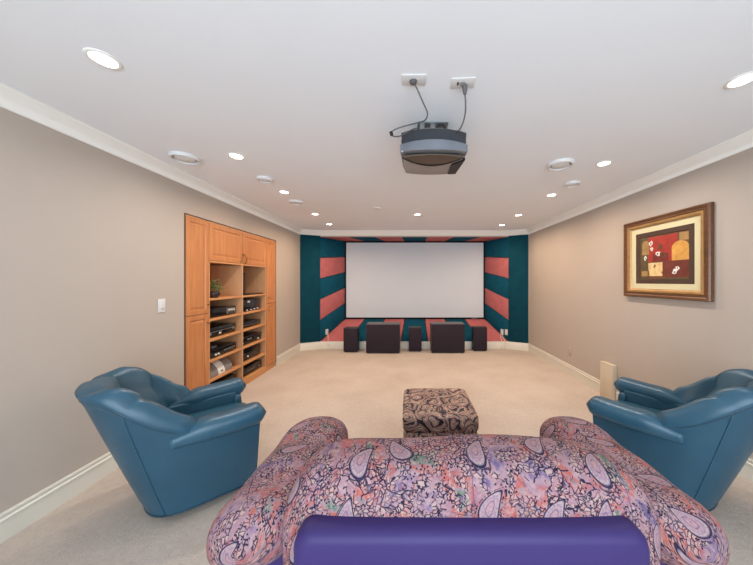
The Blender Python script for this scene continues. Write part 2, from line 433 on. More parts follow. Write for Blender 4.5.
def corner(a, b_, lab):
    a, b_ = Vector(a), Vector(b_); d = (b_-a).normalized(); n = Vector((-d.y, d.x)); n = n if n.y < 0 else -n
    a = a+d*.012; b_ = b_+d*.004
    mb = MB().prism([a+n*.001, b_+n*.001, b_+n*.014, a+n*.014], .158, CZ-.1)
    single('corner_panel', mb, 'teal_d', lab, 'wall panel', ((a.x+b_.x)/2, (a.y+b_.y)/2, .158), 'dark teal corner panels', bevel=.004)
corner((XL, YC), (XA, YB), 'tall dark teal fabric panel on the angled wall corner left of the screen')
corner((XR, YC), (XB_, YB), 'tall dark teal fabric panel on the angled wall corner right of the screen')
scr = empty('projection_screen', 'wide white projection screen in a thin black frame at the end of the room', 'screen', ((sx0+sx1)/2, YS-.02, sz0))
fw = .024
part('screen_surface', MB().box(sx0+.01, sx1-.01, YS+.0, YS+.02, sz0+.01, sz1-.01), 'screen', scr)
fm = MB(); y0, y1 = YS-.03, YS+.04
x0, x1, z0, z1 = sx0+.004, sx1-.004, sz0+.006, sz1-.004
outer = [(x0, z0), (x1, z0), (x1, z1), (x0, z1)]; inner = [(x0+fw, z0+fw), (x1-fw, z0+fw), (x1-fw, z1-fw), (x0+fw, z1-fw)]
rr = [[(x, y1, z) for x, z in outer], [(x, y0, z) for x, z in outer], [(x, y0, z) for x, z in inner], [(x, y1, z) for x, z in inner]]
fm.loft(rr, True, False); part('frame', fm, 'black', scr, bevel=.004)
part('badge', MB().box(1.42, 1.53, YS-.034, YS-.03, sz0+.012, sz0+.024), 'steel', scr, 'small silver badge')

# ------------------------------------------------------------------ loudspeakers on the floor
def speaker(name, x0, x1, y0, z1, dep, label, grp, top='spk'):
    e = empty(name, label, 'speaker', ((x0+x1)/2, y0+dep/2, 0), 0, grp)
    part('cabinet', MB().box(x0, x1, y0+.02, y0+dep, .015, z1), [top], e, bevel=.008)
    part('grille', MB().box(x0+.004, x1-.004, y0, y0+.022, .02, z1-.006), 'grille', e, bevel=.007)
    for sx in (x0+.03, x1-.05):
        for sy in (y0+.04, y0+dep-.06): part('foot', MB().lathe([(.012, 0), (.014, .006), (.012, .016)], (sx+.01, sy+.01, 0), 12), 'rubber', e)
    return e
W = lambda px, d: (px-409)*d/268
speaker('floor_speaker', W(343.2, 5.25), W(357.4, 5.25), 5.25, .475, .23, 'small dark speaker at the left end of the floor row below the screen', 'small speakers below the screen')
speaker('floor_speaker', W(408.7, 5.33), W(421.6, 5.33), 5.31, .478, .2, 'small dark speaker in the middle, between the two wide subwoofers', 'small speakers below the screen')
speaker('floor_speaker', W(473.3, 5.36), W(487.2, 5.36), 5.34, .48, .18, 'small dark speaker at the right end of the floor row below the screen', 'small speakers below the screen')
speaker('subwoofer', W(366, 5.2), W(399.8, 5.2), 5.17, .565, .34, 'wide dark box subwoofer left of the middle small speaker', 'wide subwoofers below the screen', 'spk_top')
speaker('subwoofer', W(431.2, 5.2), W(465, 5.2), 5.19, .568, .32, 'wide dark box subwoofer right of the middle small speaker', 'wide subwoofers below the screen', 'spk_top')

# ------------------------------------------------------------------ outlets, switch
def plate(name, c, ax, label, cat='outlet', w=.07, h=.115, mat='plastic_w', kind='outlet', group=None):
    """ax: (right, up, normal) unit vectors; normal points into the room"""
    r, u, n = [Vector(a).normalized() for a in ax]; c = Vector(c)
    e = empty(name, label, cat, c, 0, group)
    def bx(a0, a1, b0, b1, c0, c1):
        mb = MB(); mb.box(a0, a1, b0, b1, c0, c1); mb.v = [tuple(c+r*p[0]+u*p[1]+n*p[2]) for p in mb.v]; return mb
    part('cover_plate', bx(-w/2, w/2, -h/2, h/2, .0005, .007), mat, e, bevel=.002)
    if kind == 'outlet':
        for s in (-1, 1):
            k = part('socket', bx(-.016, .016, s*.024-.013, s*.024+.013, .007, .009), mat, e)
            for q in (-.007, .007): part('slot', bx(q-.0015, q+.0015, s*.024-.004, s*.024+.006, .009, .0095), 'slot', k)
    elif kind == 'switch':
        part('rocker', bx(-.016, .016, -.033, .033, .007, .011), mat, e, bevel=.001)
        part('indicator', bx(-.008, .008, -.028, -.024, .011, .0118), 'slot', e)
    return e
plate('light_switch', (XL, 2.38, 1.186), ((0, 1, 0), (0, 0, 1), (1, 0, 0)), 'white rocker light switch on the left wall beside the cabinets', 'light switch', kind='switch', w=.068, h=.12)
plate('wall_outlet', (XR, 4.0, .36), ((0, -1, 0), (0, 0, 1), (-1, 0, 0)), 'beige wall outlet on the right wall above the baseboard', mat='plastic_iv')
dl = (I[0]-O[0]); dl.z = 0; dr = (I[1]-O[1]); dr.z = 0
def alcove(side, yy):
    t = (yy-YB)/(YS-YB); o, i = (O[0], I[0]) if side < 0 else (O[1], I[1]); p = o.lerp(i, t); return p.x
nl = Vector((dl.y, -dl.x, 0)).normalized(); nr = Vector((-dr.y, dr.x, 0)).normalized()
plate('wall_outlet', Vector((alcove(-1, 5.69), 5.69, .325)), (dl, (0, 0, 1), nl), 'white outlet on the striped panel left of the floor speakers')
plate('wall_outlet', Vector((alcove(1, 5.69), 5.69, .325)), (-dr, (0, 0, 1), nr), 'white outlet with two cords on the striped panel right of the screen')
plate('wall_plate', Vector((alcove(1, 5.60), 5.60, .335)), (-dr, (0, 0, 1), nr), 'blank white wall plate beside the dark teal panel at right', 'wall plate', kind='blank')
def cord(name, pts, r, mat, label, cat='cord', group=None):
    p = bez(pts); return single(name, MB().tube(p, r, 8), mat, label, cat, tuple(p[0]), group, smooth='all')
a5 = Vector((alcove(-1, 5.69), 5.69, .30))+nl*.016
cord('white_cable', [a5, a5+Vector((.03, -.05, -.06)), a5+Vector((.07, -.16, -.17)), (a5.x+.14, 5.46, .09), (a5.x+.24, 5.485, .015)], .006, 'wcable', 'white cord from the left outlet down to the small speaker', group='white power cords')
a6 = Vector((alcove(1, 5.69), 5.69, .30))+nr*.016
cord('white_cable', [a6+Vector((-.01, 0, 0)), a6+Vector((-.04, -.06, -.08)), a6+Vector((-.05, -.18, -.17)), (a6.x-.09, 5.47, .06), (a6.x-.17, 5.475, .012)], .006, 'wcable', 'white cord hanging from the right outlet, nearer the speaker', group='white power cords')
cord('white_cable', [a6+Vector((.012, -.01, .0)), a6+Vector((.01, -.05, -.08)), a6+Vector((.03, -.18, -.17)), (a6.x+.0, 5.47, .07), (a6.x-.1, 5.49, .012)], .006, 'wcable', 'white cord hanging from the right outlet, nearer the corner', group='white power cords')

# cream cover box on the right wall
bx = empty('wall_cover_box', 'cream upright cover box against the right wall behind the armchair', 'box', (XR-.03, 3.2, 0))
L_ = [(XR-.058, 0), (XR-.023, 0), (XR-.023, .156), (XR-.001, .156), (XR-.001, .415), (XR-.058, .415)]
part('body', MB().loft([[(x, y, z) for x, z in L_] for y in (3.1, 3.3)]), 'box', bx, bevel=.003)
part('top_cap', MB().box(XR-.061, XR-.001, 3.097, 3.303, .415, .423), 'box', bx, bevel=.002)

# ------------------------------------------------------------------ built-in cabinets on the left wall
def door(y0, y1, z0, z1, x=XL+.004, th=.02):
    """raised-panel door facing +X"""
    g = .003; y0 += g; y1 -= g; z0 += g; z1 -= g
    def ring(i, dx): return [(x+dx, y0+i, z0+i), (x+dx, y1-i, z0+i), (x+dx, y1-i, z1-i), (x+dx, y0+i, z1-i)]
    s = .05 if y1-y0 > .4 else .045
    return MB().loft([ring(0, -th), ring(0, -.003), ring(.003, 0), ring(s, 0), ring(s+.006, -.009), ring(s+.014, -.009), ring(s+.036, -.002)])
Y1, Y2, Y3 = 2.948, 3.541, 4.135
def knob(y, z): return MB().lathe([(.004, 0), (.004, .014), (.011, .018), (.012, .024), (.007, .029), (.001, .03)], (XL+.004, y, z), 14, 'x')
xb = XL-CABD
def tall(y0, y1, label, ks):
    e = empty('tall_cupboard', label, 'cupboard', (XL-CABD/2, (y0+y1)/2, 0), 0, 'tall built-in cupboards')
    c = MB(); t = .018
    c.box(xb, XL-.018, y0, y0+t, .0, CABT-.004).box(xb, XL-.018, y1-t, y1, .0, CABT-.004).box(xb, xb+.01, y0, y1, 0, CABT-.004)
    c.box(xb, XL-.018, y0, y1, CABT-.022, CABT-.004).box(xb, XL-.018, y0, y1, .06, .08).box(xb, XL-.018, y0, y1, 1.04, 1.06)
    part('carcass', c, 'maple_d', e)
    part('kickboard', MB().box(XL-.03, XL-.012, y0, y1, 0, .075), 'maple_s', e)
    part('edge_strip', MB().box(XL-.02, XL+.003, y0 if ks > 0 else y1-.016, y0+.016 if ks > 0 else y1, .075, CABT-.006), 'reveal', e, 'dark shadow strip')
    a, b_ = (y0+.016, y1) if ks > 0 else (y0, y1-.016)
    for z0, z1 in ((.08, 1.05), (1.05, CABT-.02)):
        d = part('door', door(a, b_, z0, z1), 'maple', e)
        part('knob', knob(b_-.03 if ks > 0 else a+.03, 1.05+(.10 if z0 > 1 else -.10)), 'brass', d)
tall(CAB0+.003, Y1, 'tall narrow maple cupboard at the near, left end of the built-in', 1)
tall(Y3, CAB1-.003, 'tall narrow maple cupboard at the far, right end of the built-in', -1)
ov = empty('overhead_cupboard', 'wide maple overhead cupboard with two doors above the open shelves', 'cupboard', (XL-CABD/2, Y2, 1.63))
c = MB(); c.box(xb, XL-.018, Y1+.001, Y3-.001, 1.628, 1.65).box(xb, XL-.018, Y1+.001, Y3-.001, CABT-.022, CABT-.004).box(xb, xb+.01, Y1+.001, Y3-.001, 1.64, CABT-.01)
part('carcass', c, 'maple_d', ov)
part('bottom_rail', MB().box(XL-.017, XL+.002, Y1+.002, Y3-.002, 1.612, 1.632), 'maple_s', ov)
for a, b_, ky in ((Y1, Y2, Y2-.035), (Y2, Y3, Y2+.035)):
    d = part('door', door(a, b_, 1.632, CABT-.02), 'maple', ov)
    s = -1 if ky < Y2 else 1
    part('handle', MB().tube(bez([(XL+.004, ky-s*.022, 1.76), (XL+.03, ky-s*.012, 1.735), (XL+.032, ky+s*.004, 1.70), (XL+.026, ky+s*.014, 1.665), (XL+.004, ky+s*.02, 1.645)]), .0055, 8), 'brass', d, smooth='all')
sh = empty('shelf_unit', 'open maple shelf unit of two columns holding black audio equipment', 'shelves', (XL-CABD/2, Y2, 0))
for a, b_ in ((Y1+.001, Y1+.018), (Y3-.018, Y3-.001)): part('side_panel', MB().box(xb, XL-.004, a, b_, .07, 1.61), 'maple_d', sh)
part('back_panel', MB().box(xb+.001, xb+.012, Y1+.018, Y3-.018, .07, 1.61), 'maple_d', sh)
part('divider', MB().box(xb+.012, XL+.001, Y2-.011, Y2+.011, .09, 1.61), 'maple_d', sh)
part('plinth', MB().box(XL-.05, XL-.002, Y1, Y3, 0, .07), 'maple_s', sh)
ZSH = [1.21, .98, .752, .522, .30, .09]
for i, z in enumerate(ZSH):
    for a, b_ in ((Y1+.018, Y2-.011), (Y2+.011, Y3-.018)):
        part('shelf', MB().box(xb+.012, XL-.003, a, b_, z-.024, z), 'maple_s', sh, bevel=.002)

def hifi(name, ya, yb, z, h, label, cat, x=XL-.05, dep=.34, face='elec2', extras=(), feet=True):
    e = empty(name, label, cat, (x-dep/2, (ya+yb)/2, z), 0, 'audio equipment on the shelves')
    f0 = .010
    part('case', MB().box(x-dep, x-.012, ya+.004, yb-.004, z+f0, z+h-.003), 'elec', e, bevel=.003)
    fp = part('front_panel', MB().box(x-.013, x, ya, yb, z+f0, z+h), face, e, bevel=.002)
    if feet:
        for yy in (ya+.05, yb-.05):
            for xx in (x-.05, x-dep+.05): part('foot', MB().lathe([(.016, 0), (.016, .0105)], (xx, yy, z), 12), 'rubber', e)
    for ex in extras:
        if ex[0] == 'dial': part('dial', MB().lathe([(ex[3], 0), (ex[3], .012), (ex[3]*.8, .016)], (x, lerp(ya, yb, ex[1]), z+h*ex[2]), 16, 'x'), ex[4] if len(ex) > 4 else 'elec3', fp)
        elif ex[0] == 'window': part('display', MB().box(x, x+.002, lerp(ya, yb, ex[1]), lerp(ya, yb, ex[2]), z+h*ex[3], z+h*ex[4]), ex[5], fp)
    return e
hifi('disc_player', 3.02, 3.48, ZSH[1], .105, 'black player with a grey right-hand panel on the second shelf of the left column', 'disc player',
     extras=[('window', .62, .97, .22, .85, 'elec3'), ('dial', .7, .62, .010, 'tick'), ('dial', .8, .62, .010, 'tick'), ('dial', .9, .62, .010, 'tick'), ('window', .66, .92, .28, .36, 'elec2')])
hifi('receiver', 2.99, 3.47, ZSH[2], .115, 'black receiver on the third shelf of the left column', 'receiver', extras=[('window', .08, .92, .52, .6, 'elec3'), ('dial', .9, .5, .016), ('dial', .08, .4, .014), ('window', .38, .46, .25, .42, 'tick')])
hifi('video_player', 2.99, 3.46, ZSH[3], .10, 'flat black player with small silver knobs on the fourth shelf of the left column', 'video player', x=XL-.03, extras=[('dial', .2, .35, .010, 'tick'), ('dial', .3, .35, .010, 'tick'), ('window', .5, .95, .45, .6, 'elec3')])
r = empty('remote_control', 'dark remote control lying on the flat player, fourth left shelf', 'remote control', (XL-.14, 3.12, ZSH[3]+.10))
part('body', MB().box(XL-.22, XL-.06, 3.08, 3.16, ZSH[3]+.10, ZSH[3]+.128), 'elec3', r, bevel=.008)
part('keypad', MB().box(XL-.2, XL-.1, 3.09, 3.15, ZSH[3]+.128, ZSH[3]+.131), 'elec', r)
# grey cloth speaker lying on its side with a pale curved front strip
gs = empty('centre_speaker', 'grey cloth speaker with a pale curved front strip on the fifth left shelf', 'speaker', (XL-.16, 3.2, ZSH[4]))
def arc(y0, y1, k, x=XL-.03, z=ZSH[4]):
    rg = []
    for yy in (y0, y1):
        pts = [(x-.26, yy, z+.004)]
        for i in range(13):
            a = PI*.5*i/12; pts.append((x-.17+(.16+k)*math.cos(a), yy, z+.004+(.155+k)*math.sin(a)))
        pts.append((x-.26, yy, z+.15)); rg.append(pts)
    return MB().loft(rg)
part('body', arc(3.0, 3.4, 0), 'fabric_g', gs, smooth=True)
part('front_strip', arc(3.15, 3.26, .004), 'tick', gs, smooth=True)
part('end_cap', arc(2.985, 3.0, .006), 'maple_d', gs, smooth=True)
part('badge', MB().box(XL-.036, XL-.034, 3.19, 3.22, ZSH[4]+.03, ZSH[4]+.045), 'slot', gs)
single('black_case', MB().box(XL-.30, XL-.04, 3.06, 3.46, ZSH[5], ZSH[5]+.12), 'elec', 'low black case on the bottom shelf of the left column, mostly hidden by the armchair', 'case', (XL-.17, 3.26, ZSH[5]), bevel=.004)
# right column
tv = empty('flat_monitor', 'black flat panel standing edge-on at the left side of the top right shelf', 'monitor', (XL-.16, 3.66, ZSH[0]))
part('panel', MB().box(XL-.33, XL-.02, 3.578, 3.635, ZSH[0]+.018, ZSH[0]+.31), 'elec2', tv, bevel=.003)
part('base', MB().box(XL-.24, XL-.02, 3.57, 4.08, ZSH[0], ZSH[0]+.018), 'elec2', tv, bevel=.003)
hifi('amplifier', 3.60, 4.05, ZSH[1], .165, 'tall black amplifier with a pale badge on the second shelf of the right column', 'amplifier',
     extras=[('window', .3, .42, .76, .9, 'tick'), ('window', .48, .50, .1, .9, 'elec'), ('dial', .25, .12, .008, 'tick'), ('dial', .45, .12, .008, 'tick'), ('dial', .64, .14, .008, 'tick'), ('dial', .82, .16, .008, 'tick')])
hifi('tuner', 3.57, 4.06, ZSH[2], .085, 'slim black tuner on the third shelf of the right column', 'tuner', extras=[('window', .1, .9, .4, .5, 'elec3')])
hifi('cassette_deck', 3.60, 4.08, ZSH[3], .115, 'black deck with silver knobs on the fourth shelf of the right column', 'cassette deck',
     extras=[('dial', .3, .6, .014), ('dial', .42, .6, .014), ('window', .55, .9, .3, .7, 'elec'), ('dial', .8, .3, .010, 'tick')])
hifi('control_box', 3.562, 3.592, ZSH[3], .16, 'narrow black control box at the left of the fourth right shelf', 'control box', x=XL-.03, dep=.2, extras=[('dial', .5, .75, .009, 'tick'), ('dial', .5, .3, .008, 'tick')], feet=False)
hifi('power_amplifier', 3.575, 4.05, ZSH[4], .165, 'deep black power amplifier on the fifth shelf of the right column', 'amplifier', extras=[('dial', .33, .35, .010, 'tick'), ('window', .1, .9, .6, .64, 'elec')])
hifi('surround_processor', 3.575, 4.09, ZSH[5], .12, 'flat black processor on the bottom shelf of the right column', 'processor', extras=[('window', .3, .7, .5, .56, 'elec3'), ('dial', .85, .4, .014)])
# plant
pl = empty('potted_plant', 'small leafy green plant in a dark pot on the top left shelf', 'plant', (XL-.075, 3.125, ZSH[0]))
part('pot', MB().lathe([(.035, 0), (.055, .02), (.062, .05), (.052, .075), (.045, .07), (.03, .06)], (XL-.075, 3.125, ZSH[0]), 20), 'pot', pl, smooth=True)
lf = MB()
for k in range(190):
    a = rnd.uniform(0, 2*PI); el = rnd.uniform(.2, 1.5); R = rnd.uniform(.04, .135)
    p = Vector((XL-.075, 3.125, ZSH[0]+.07))+Vector((math.cos(a)*math.cos(el)*R, math.sin(a)*math.cos(el)*R*1.05, math.sin(el)*R*1.1))
    if p.y < 2.975: p.y = 2.975+rnd.uniform(0, .02)
    d = Vector((rnd.uniform(-1, 1), rnd.uniform(-1, 1), rnd.uniform(-.6, 1))).normalized(); s_ = d.cross(Vector((0.3, .2, 1))).normalized(); L = rnd.uniform(.02, .036); n = d.cross(s_)*.003
    q = lf.add([p, p+d*L*.5+s_*L*.3+n, p+d*L, p+d*L*.5-s_*L*.3+n]); lf.face([q, q+1, q+2, q+3])
part('foliage', lf, 'leaf', pl)

# ------------------------------------------------------------------ framed picture on the right wall
py0, py1, pz0, pz1 = 2.113, 2.968, 1.241, 2.030
pic = empty('framed_picture', 'framed abstract still life with white flowers in a wood and gilt frame', 'picture', (XR-.02, (py0+py1)/2, pz0))
def ringf(i, dx): return [(XR-.002-dx, py1-i, pz0+i), (XR-.002-dx, py0+i, pz0+i), (XR-.002-dx, py0+i, pz1-i), (XR-.002-dx, py1-i, pz1-i)]
part('outer_frame', MB().loft([ringf(0, 0), ringf(0, .028), ringf(.008, .038), ringf(.022, .036), ringf(.030, .030), ringf(.042, .034), ringf(.05, .026), ringf(.05, .004)], True, False), 'fr_br', pic)
part('inner_frame', MB().loft([ringf(.048, .024), ringf(.053, .034), ringf(.066, .034), ringf(.08, .022), ringf(.084, .012)], True, False), 'fr_gold', pic, smooth=True)
part('mat_board', MB().loft([ringf(.08, .010), ringf(.140, .010), ringf(.143, .007), ringf(.143, .004)], True, False), 'matc', pic)
part('inner_mat', MB().loft([ringf(.136, .009), ringf(.139, .0115), ringf(.180, .0115), ringf(.184, .007), ringf(.184, .004)], True, False), 'matd', pic)
cv = MB(); pa, pb, pc, pd = py1-.178, py0+.178, pz1-.178, pz0+.178
U = lambda u, v, dx: (XR-.002-dx, lerp(pa, pb, u), lerp(pc, pd, v))
PM = ['p_olive', 'p_red', 'p_dred', 'p_gold', 'p_tan', 'p_cream', 'p_mar', 'p_white', 'p_brown']
def pq(m, pts, dx): cv.m = PM.index(m); q = cv.add([U(u, v, dx) for u, v in pts]); cv.face([q+i for i in range(len(pts))])
R4 = lambda a, b_, c_, d_: [(a, c_), (a, d_), (b_, d_), (b_, c_)]
def archp(a, b_, top, bot): return [(a, bot), (b_, bot)]+[((a+b_)/2+(b_-a)/2*math.cos(PI*i/14), top+(b_-a)*.45*(1-math.sin(PI*i/14))) for i in range(15)]
pq('p_olive', R4(0, 1, 0, 1), .005)
pq('p_red', R4(.2, .78, .03, .6), .0055); pq('p_dred', R4(.3, .62, .42, .6), .0058)
pq('p_tan', archp(.06, .22, .1, .42), .0058); pq('p_tan', R4(.04, .22, .80, .92), .0058)
pq('p_brown', R4(.78, 1, .02, .6), .0058); pq('p_gold', archp(.68, .99, .2, .6), .006); pq('p_tan', R4(.82, .98, .04, .2), .006)
pq('p_cream', R4(.2, .5, .62, .95), .0058); pq('p_mar', R4(.5, 1, .6, .95), .0058); pq('p_brown', R4(.2, .55, .92, 1), .0059)
def flower(u, v, s, m='p_white'):
    for k in range(9):
        a = 2*PI*k/9+u*9; cu, cv_ = u+s*math.cos(a)*rnd.uniform(.4, 1.4), v+s*1.3*math.sin(a)*rnd.uniform(.4, 1.4); z_ = rnd.uniform(.3, .6)
        pq(m, [(cu+s*z_*math.cos(t*PI/4), cv_+s*1.3*z_*math.sin(t*PI/4)) for t in range(8)], .0064+.0002*k)
for u, v, s in ((.26, .18, .03), (.28, .30, .026), (.13, .50, .03), (.41, .43, .032), (.74, .82, .035), (.79, .76, .025)): flower(u, v, s)
for u, v, s in ((.45, .27, .035), (.52, .46, .035), (.34, .70, .02), (.52, .84, .025), (.42, .3, .02)): flower(u, v, s, 'p_brown')
part('painting', cv, PM, pic)

# ------------------------------------------------------------------ ceiling fittings
def disc_light(x, y, label, seen=True):
    e = empty('recessed_downlight', label, 'ceiling light', (x, y, CZ), 0, 'recessed ceiling downlights')
    part('trim_ring', MB().lathe([(.061, 0), (.062, -.003), (.057, -.006), (.048, -.005), (.0455, -.002), (.0455, 0)], (x, y, CZ), 32), 'trim', e, smooth=True)
    part('lens', MB().lathe([(.045, -.0005), (.045, -.002), (.02, -.003), (.001, -.0031)], (x, y, CZ), 28), 'lens', e, smooth=True)
    L = bpy.data.lights.new('downlight_lamp', 'AREA'); L.shape = 'DISK'; L.size = .085; L.energy = LW*(.24+.84*sm2((y-1.3)/1.2)); L.color = lamp_colour(y); L.spread = math.radians(160)
    lo = bpy.data.objects.new('lamp', L); COL.objects.link(lo); lo.parent = e; lo.location = (0, 0, -.007)
LW = 8.9
def lamp_colour(y):
    k = sm2((y-1.3)/2.4); return (.90+.10*k, .95-.20*k, 1.0-.47*k)   # the bulbs near the screen are warmer
def sm2(x): x = max(0, min(1, x)); return x*x*(3-2*x)
names = ['nearest the camera', 'second from the camera', 'third from the camera', 'fourth from the camera', 'farthest from the camera']
for nm, x, y in zip(names, (-1.425, -1.43, -1.45, -1.45, -1.45), (1.25, 2.22, 3.117, 4.14, 4.87)): disc_light(x, y, 'lit round recessed downlight in the left ceiling row, '+nm)
for nm, y in zip(names, (1.38, 2.36, 3.226, 4.2, 4.95)): disc_light(1.715, y, 'lit round recessed downlight in the right ceiling row, '+nm)
disc_light(.13, 4.17, 'lit round recessed downlight alone in mid ceiling before the screen')
def vent(x, y, r, label):
    e = empty('ceiling_vent', label, 'ceiling vent', (x, y, CZ), 0, 'round ceiling vents')
    part('ring', MB().lathe([(r, 0), (r, -.018), (r*.95, -.026), (r*.84, -.026), (r*.80, -.018), (r*.80, 0)], (x, y, CZ), 36), 'vent', e, smooth=True)
    part('throat', MB().lathe([(r*.80, -.001), (r*.80, -.004), (.001, -.0041)], (x, y, CZ), 32), 'ventd', e)
    part('damper', MB().lathe([(r*.62, -.010), (r*.66, -.016), (r*.60, -.020), (.001, -.022)], (x, y, CZ), 32), 'vent', e, smooth=True)
    part('spindle', MB().lathe([(.008, -.003), (.008, -.012)], (x, y, CZ), 12), 'ventd', e)
vent(-1.87, 2.237, .105, 'large round white vent on the ceiling beside the left wall')
vent(-1.454, 2.706, .075, 'small round white vent in the left ceiling row, nearer one')
vent(-1.47, 3.49, .088, 'small round white vent in the left ceiling row, farther one')
vent(1.334, 2.36, .105, 'large round white vent on the ceiling left of the right downlights')
vent(1.72, 2.83, .078, 'small round white vent in the right ceiling row of downlights')
single('smoke_detector', MB().lathe([(.05, 0), (.05, -.014), (.042, -.02), (.001, -.021)], (-.445, 3.79, CZ), 28), 'vent', 'tiny round white sensor on the middle of the far ceiling', 'smoke detector', (-.445, 3.79, CZ), smooth=True)

# ------------------------------------------------------------------ projector
pj = empty('video_projector', 'grey and silver ceiling projector hanging in the middle of the room', 'projector', (.155, 1.8, 2.19))
px0, px1 = -.055, .367; pcx = (px0+px1)/2; hw = (px1-px0)/2
def prof(z, y_corner, bul, y_far, bul_f, inset=0, dip=0, n=17):
    pts = []
    for i in range(n):
        t = -1+2*i/(n-1); pts.append((pcx+t*(hw-inset), y_corner-bul*(1-t*t), z-dip*(1-t*t)))
    for i in range(n):
        t = 1-2*i/(n-1); pts.append((pcx+t*(hw-inset)*.93, y_far+bul_f*(1-t*t), z))
    return pts
part('upper_housing', MB().loft([prof(2.335, 1.72, .03, 1.98, .02, .03), prof(2.345, 1.70, .035, 1.99, .02, .012), prof(2.362, 1.71, .03, 1.98, .02, .035), prof(2.376, 1.73, .035, 1.97, .02, .07)]), 'gray_m', pj, smooth=True)
part('rear_panel', MB().loft([prof(2.262, 1.685, .055, 1.97, .02, .01), prof(2.336, 1.685, .05, 1.97, .02, .006)]), 'dgray', pj, smooth=True)
part('silver_band', MB().loft([prof(2.208, 1.69, .055, 1.72, .0, .004, .014), prof(2.216, 1.675, .068, 1.92, .02, .0, .022), prof(2.256, 1.675, .068, 1.95, .02, .0), prof(2.266, 1.685, .06, 1.95, .02, .006)]), 'silver', pj, smooth=True)
part('lower_housing', MB().loft([prof(2.192, 1.74, .02, 1.955, .03, .02), prof(2.23, 1.70, .03, 1.975, .03, .004), prof(2.30, 1.70, .03, 1.975, .03, .004)]), 'gray_m', pj, smooth=True)
cr = []
for z, gx in ((2.186, .0), (2.194, .0)):
    ring = []
    for i in range(21):
        t = -1+2*i/20; ring.append((pcx-.005+t*.185, 1.70+.10*(1-t*t), z))
    for i in range(21):
        t = 1-2*i/20; ring.append((pcx-.005+t*.185, 1.69-.03*(1-t*t), z))
    cr.append(ring)
part('smoked_window', MB().loft([[(p[0], p[1], p[2]-.001) for p in cr[0]], cr[1]]), 'brown_p', pj, smooth=True)
gr = []
for z in (2.184, 2.196):
    ring = []
    for i in range(21):
        t = -1+2*i/20; ring.append((pcx-.005+t*.192, 1.705+.113*(1-t*t), z))
    for i in range(21):
        t = 1-2*i/20; ring.append((pcx-.005+t*.185, 1.699+.098*(1-t*t), z))
    gr.append(ring)
part('shadow_gap', MB().loft(gr), 'black', pj)
part('side_grille', MB().prism([(px1-.082, 1.80), (px1-.006, 1.725), (px1-.03, 1.95), (px1-.085, 1.955)], 2.183, 2.20), 'elec', pj, 'black corner grille')
part('lens_barrel', MB().lathe([(.05, 0), (.05, .04), (.045, .045), (.035, .03), (.001, .028)], (pcx, 1.985, 2.26), 24, 'y'), 'elec2', pj, smooth=True)
part('indicator_lamp', MB().lathe([(.006, 0), (.005, -.004), (.001, -.005)], (px0+.014, 1.672, 2.214), 12, 'y'), 'tick', pj)
mt = part('ceiling_bracket', MB().box(pcx-.10, pcx+.10, 1.74, 1.86, CZ-.006, CZ-.0005), 'steel', pj)
for sx in (-.07, .0):
    part('hanger_tab', MB().box(pcx+sx-.016, pcx+sx+.016, 1.755, 1.762, 2.345, CZ-.004), 'steel', mt, bevel=.002)
part('hanger_post', MB().lathe([(.03, 0), (.03, .10)], (pcx, 1.82, 2.345), 20), 'steel', mt)
def cplate(x, y, rz, label, lug):
    e = empty('ceiling_outlet', label, 'outlet', (x, y, CZ), 0, 'ceiling outlet plates')
    c_, s_ = math.cos(rz), math.sin(rz)
    def rot(mb): mb.v = [(x+(p[0]*c_-p[1]*s_), y+(p[0]*s_+p[1]*c_), p[2]) for p in mb.v]; return mb
    part('cover_plate', rot(MB().box(-.062, .062, -.036, .036, CZ-.006, CZ-.0005)), 'plastic_w', e, bevel=.002)
    part('socket', rot(MB().lathe([(.017, CZ-.006), (.017, CZ-.010), (.012, CZ-.011)], (0, 0, 0), 18)), 'ventd', e)
    if lug: part('socket_slot', rot(MB().box(-.03, -.02, -.012, .012, CZ-.0065, CZ-.006)), 'slot', e)
cplate(.025, 1.375, 0, 'white outlet plate on the ceiling above projector, left one with looping grey cable', False)
cplate(.280, 1.397, -.06, 'white outlet plate on the ceiling above projector, right one with a plug', True)
# cables: pixel-free world points
cb = empty('video_cable', 'grey cable looping from the left ceiling plate to the projector', 'cable', (.025, 1.375, CZ-.011))
part('wire', MB().tube(bez([(.022, 1.375, CZ-.012), (.04, 1.39, CZ-.035), (.075, 1.42, CZ-.09), (.10, 1.46, CZ-.12), (.09, 1.50, CZ-.135), (.05, 1.54, CZ-.125), (-.015, 1.575, CZ-.122), (-.07, 1.59, CZ-.13), (-.105, 1.60, CZ-.146), (-.10, 1.615, CZ-.160), (-.06, 1.63, CZ-.155), (-.015, 1.64, CZ-.125), (.035, 1.655, CZ-.095), (.06, 1.68, CZ-.082), (.078, 1.715, CZ-.086)]), .0038, 8), 'cable', cb, smooth='all')
part('connector', MB().tube([(-.109, 1.60, CZ-.142), (-.102, 1.608, CZ-.162)], .010, 10), 'rubber', cb)
part('strain_relief', MB().lathe([(.02, 0), (.018, -.008), (.008, -.016)], (.022, 1.375, CZ-.011), 14), 'cable', cb)
c2 = empty('power_cable', 'grey power cable hanging from the right ceiling plate to the projector', 'cable', (.296, 1.40, CZ-.011))
part('plug', MB().tube([(.292, 1.405, CZ-.011), (.294, 1.41, CZ-.03), (.295, 1.415, CZ-.05)], lambda i: (.014, .013, .008)[i], 12), 'cable', c2)
part('wire', MB().tube(bez([(.295, 1.415, CZ-.045), (.302, 1.43, CZ-.09), (.308, 1.47, CZ-.115), (.31, 1.53, CZ-.125), (.306, 1.60, CZ-.125), (.295, 1.65, CZ-.115), (.265, 1.69, CZ-.106), (.235, 1.72, CZ-.094)]), .0038, 8), 'cable', c2, smooth='all')
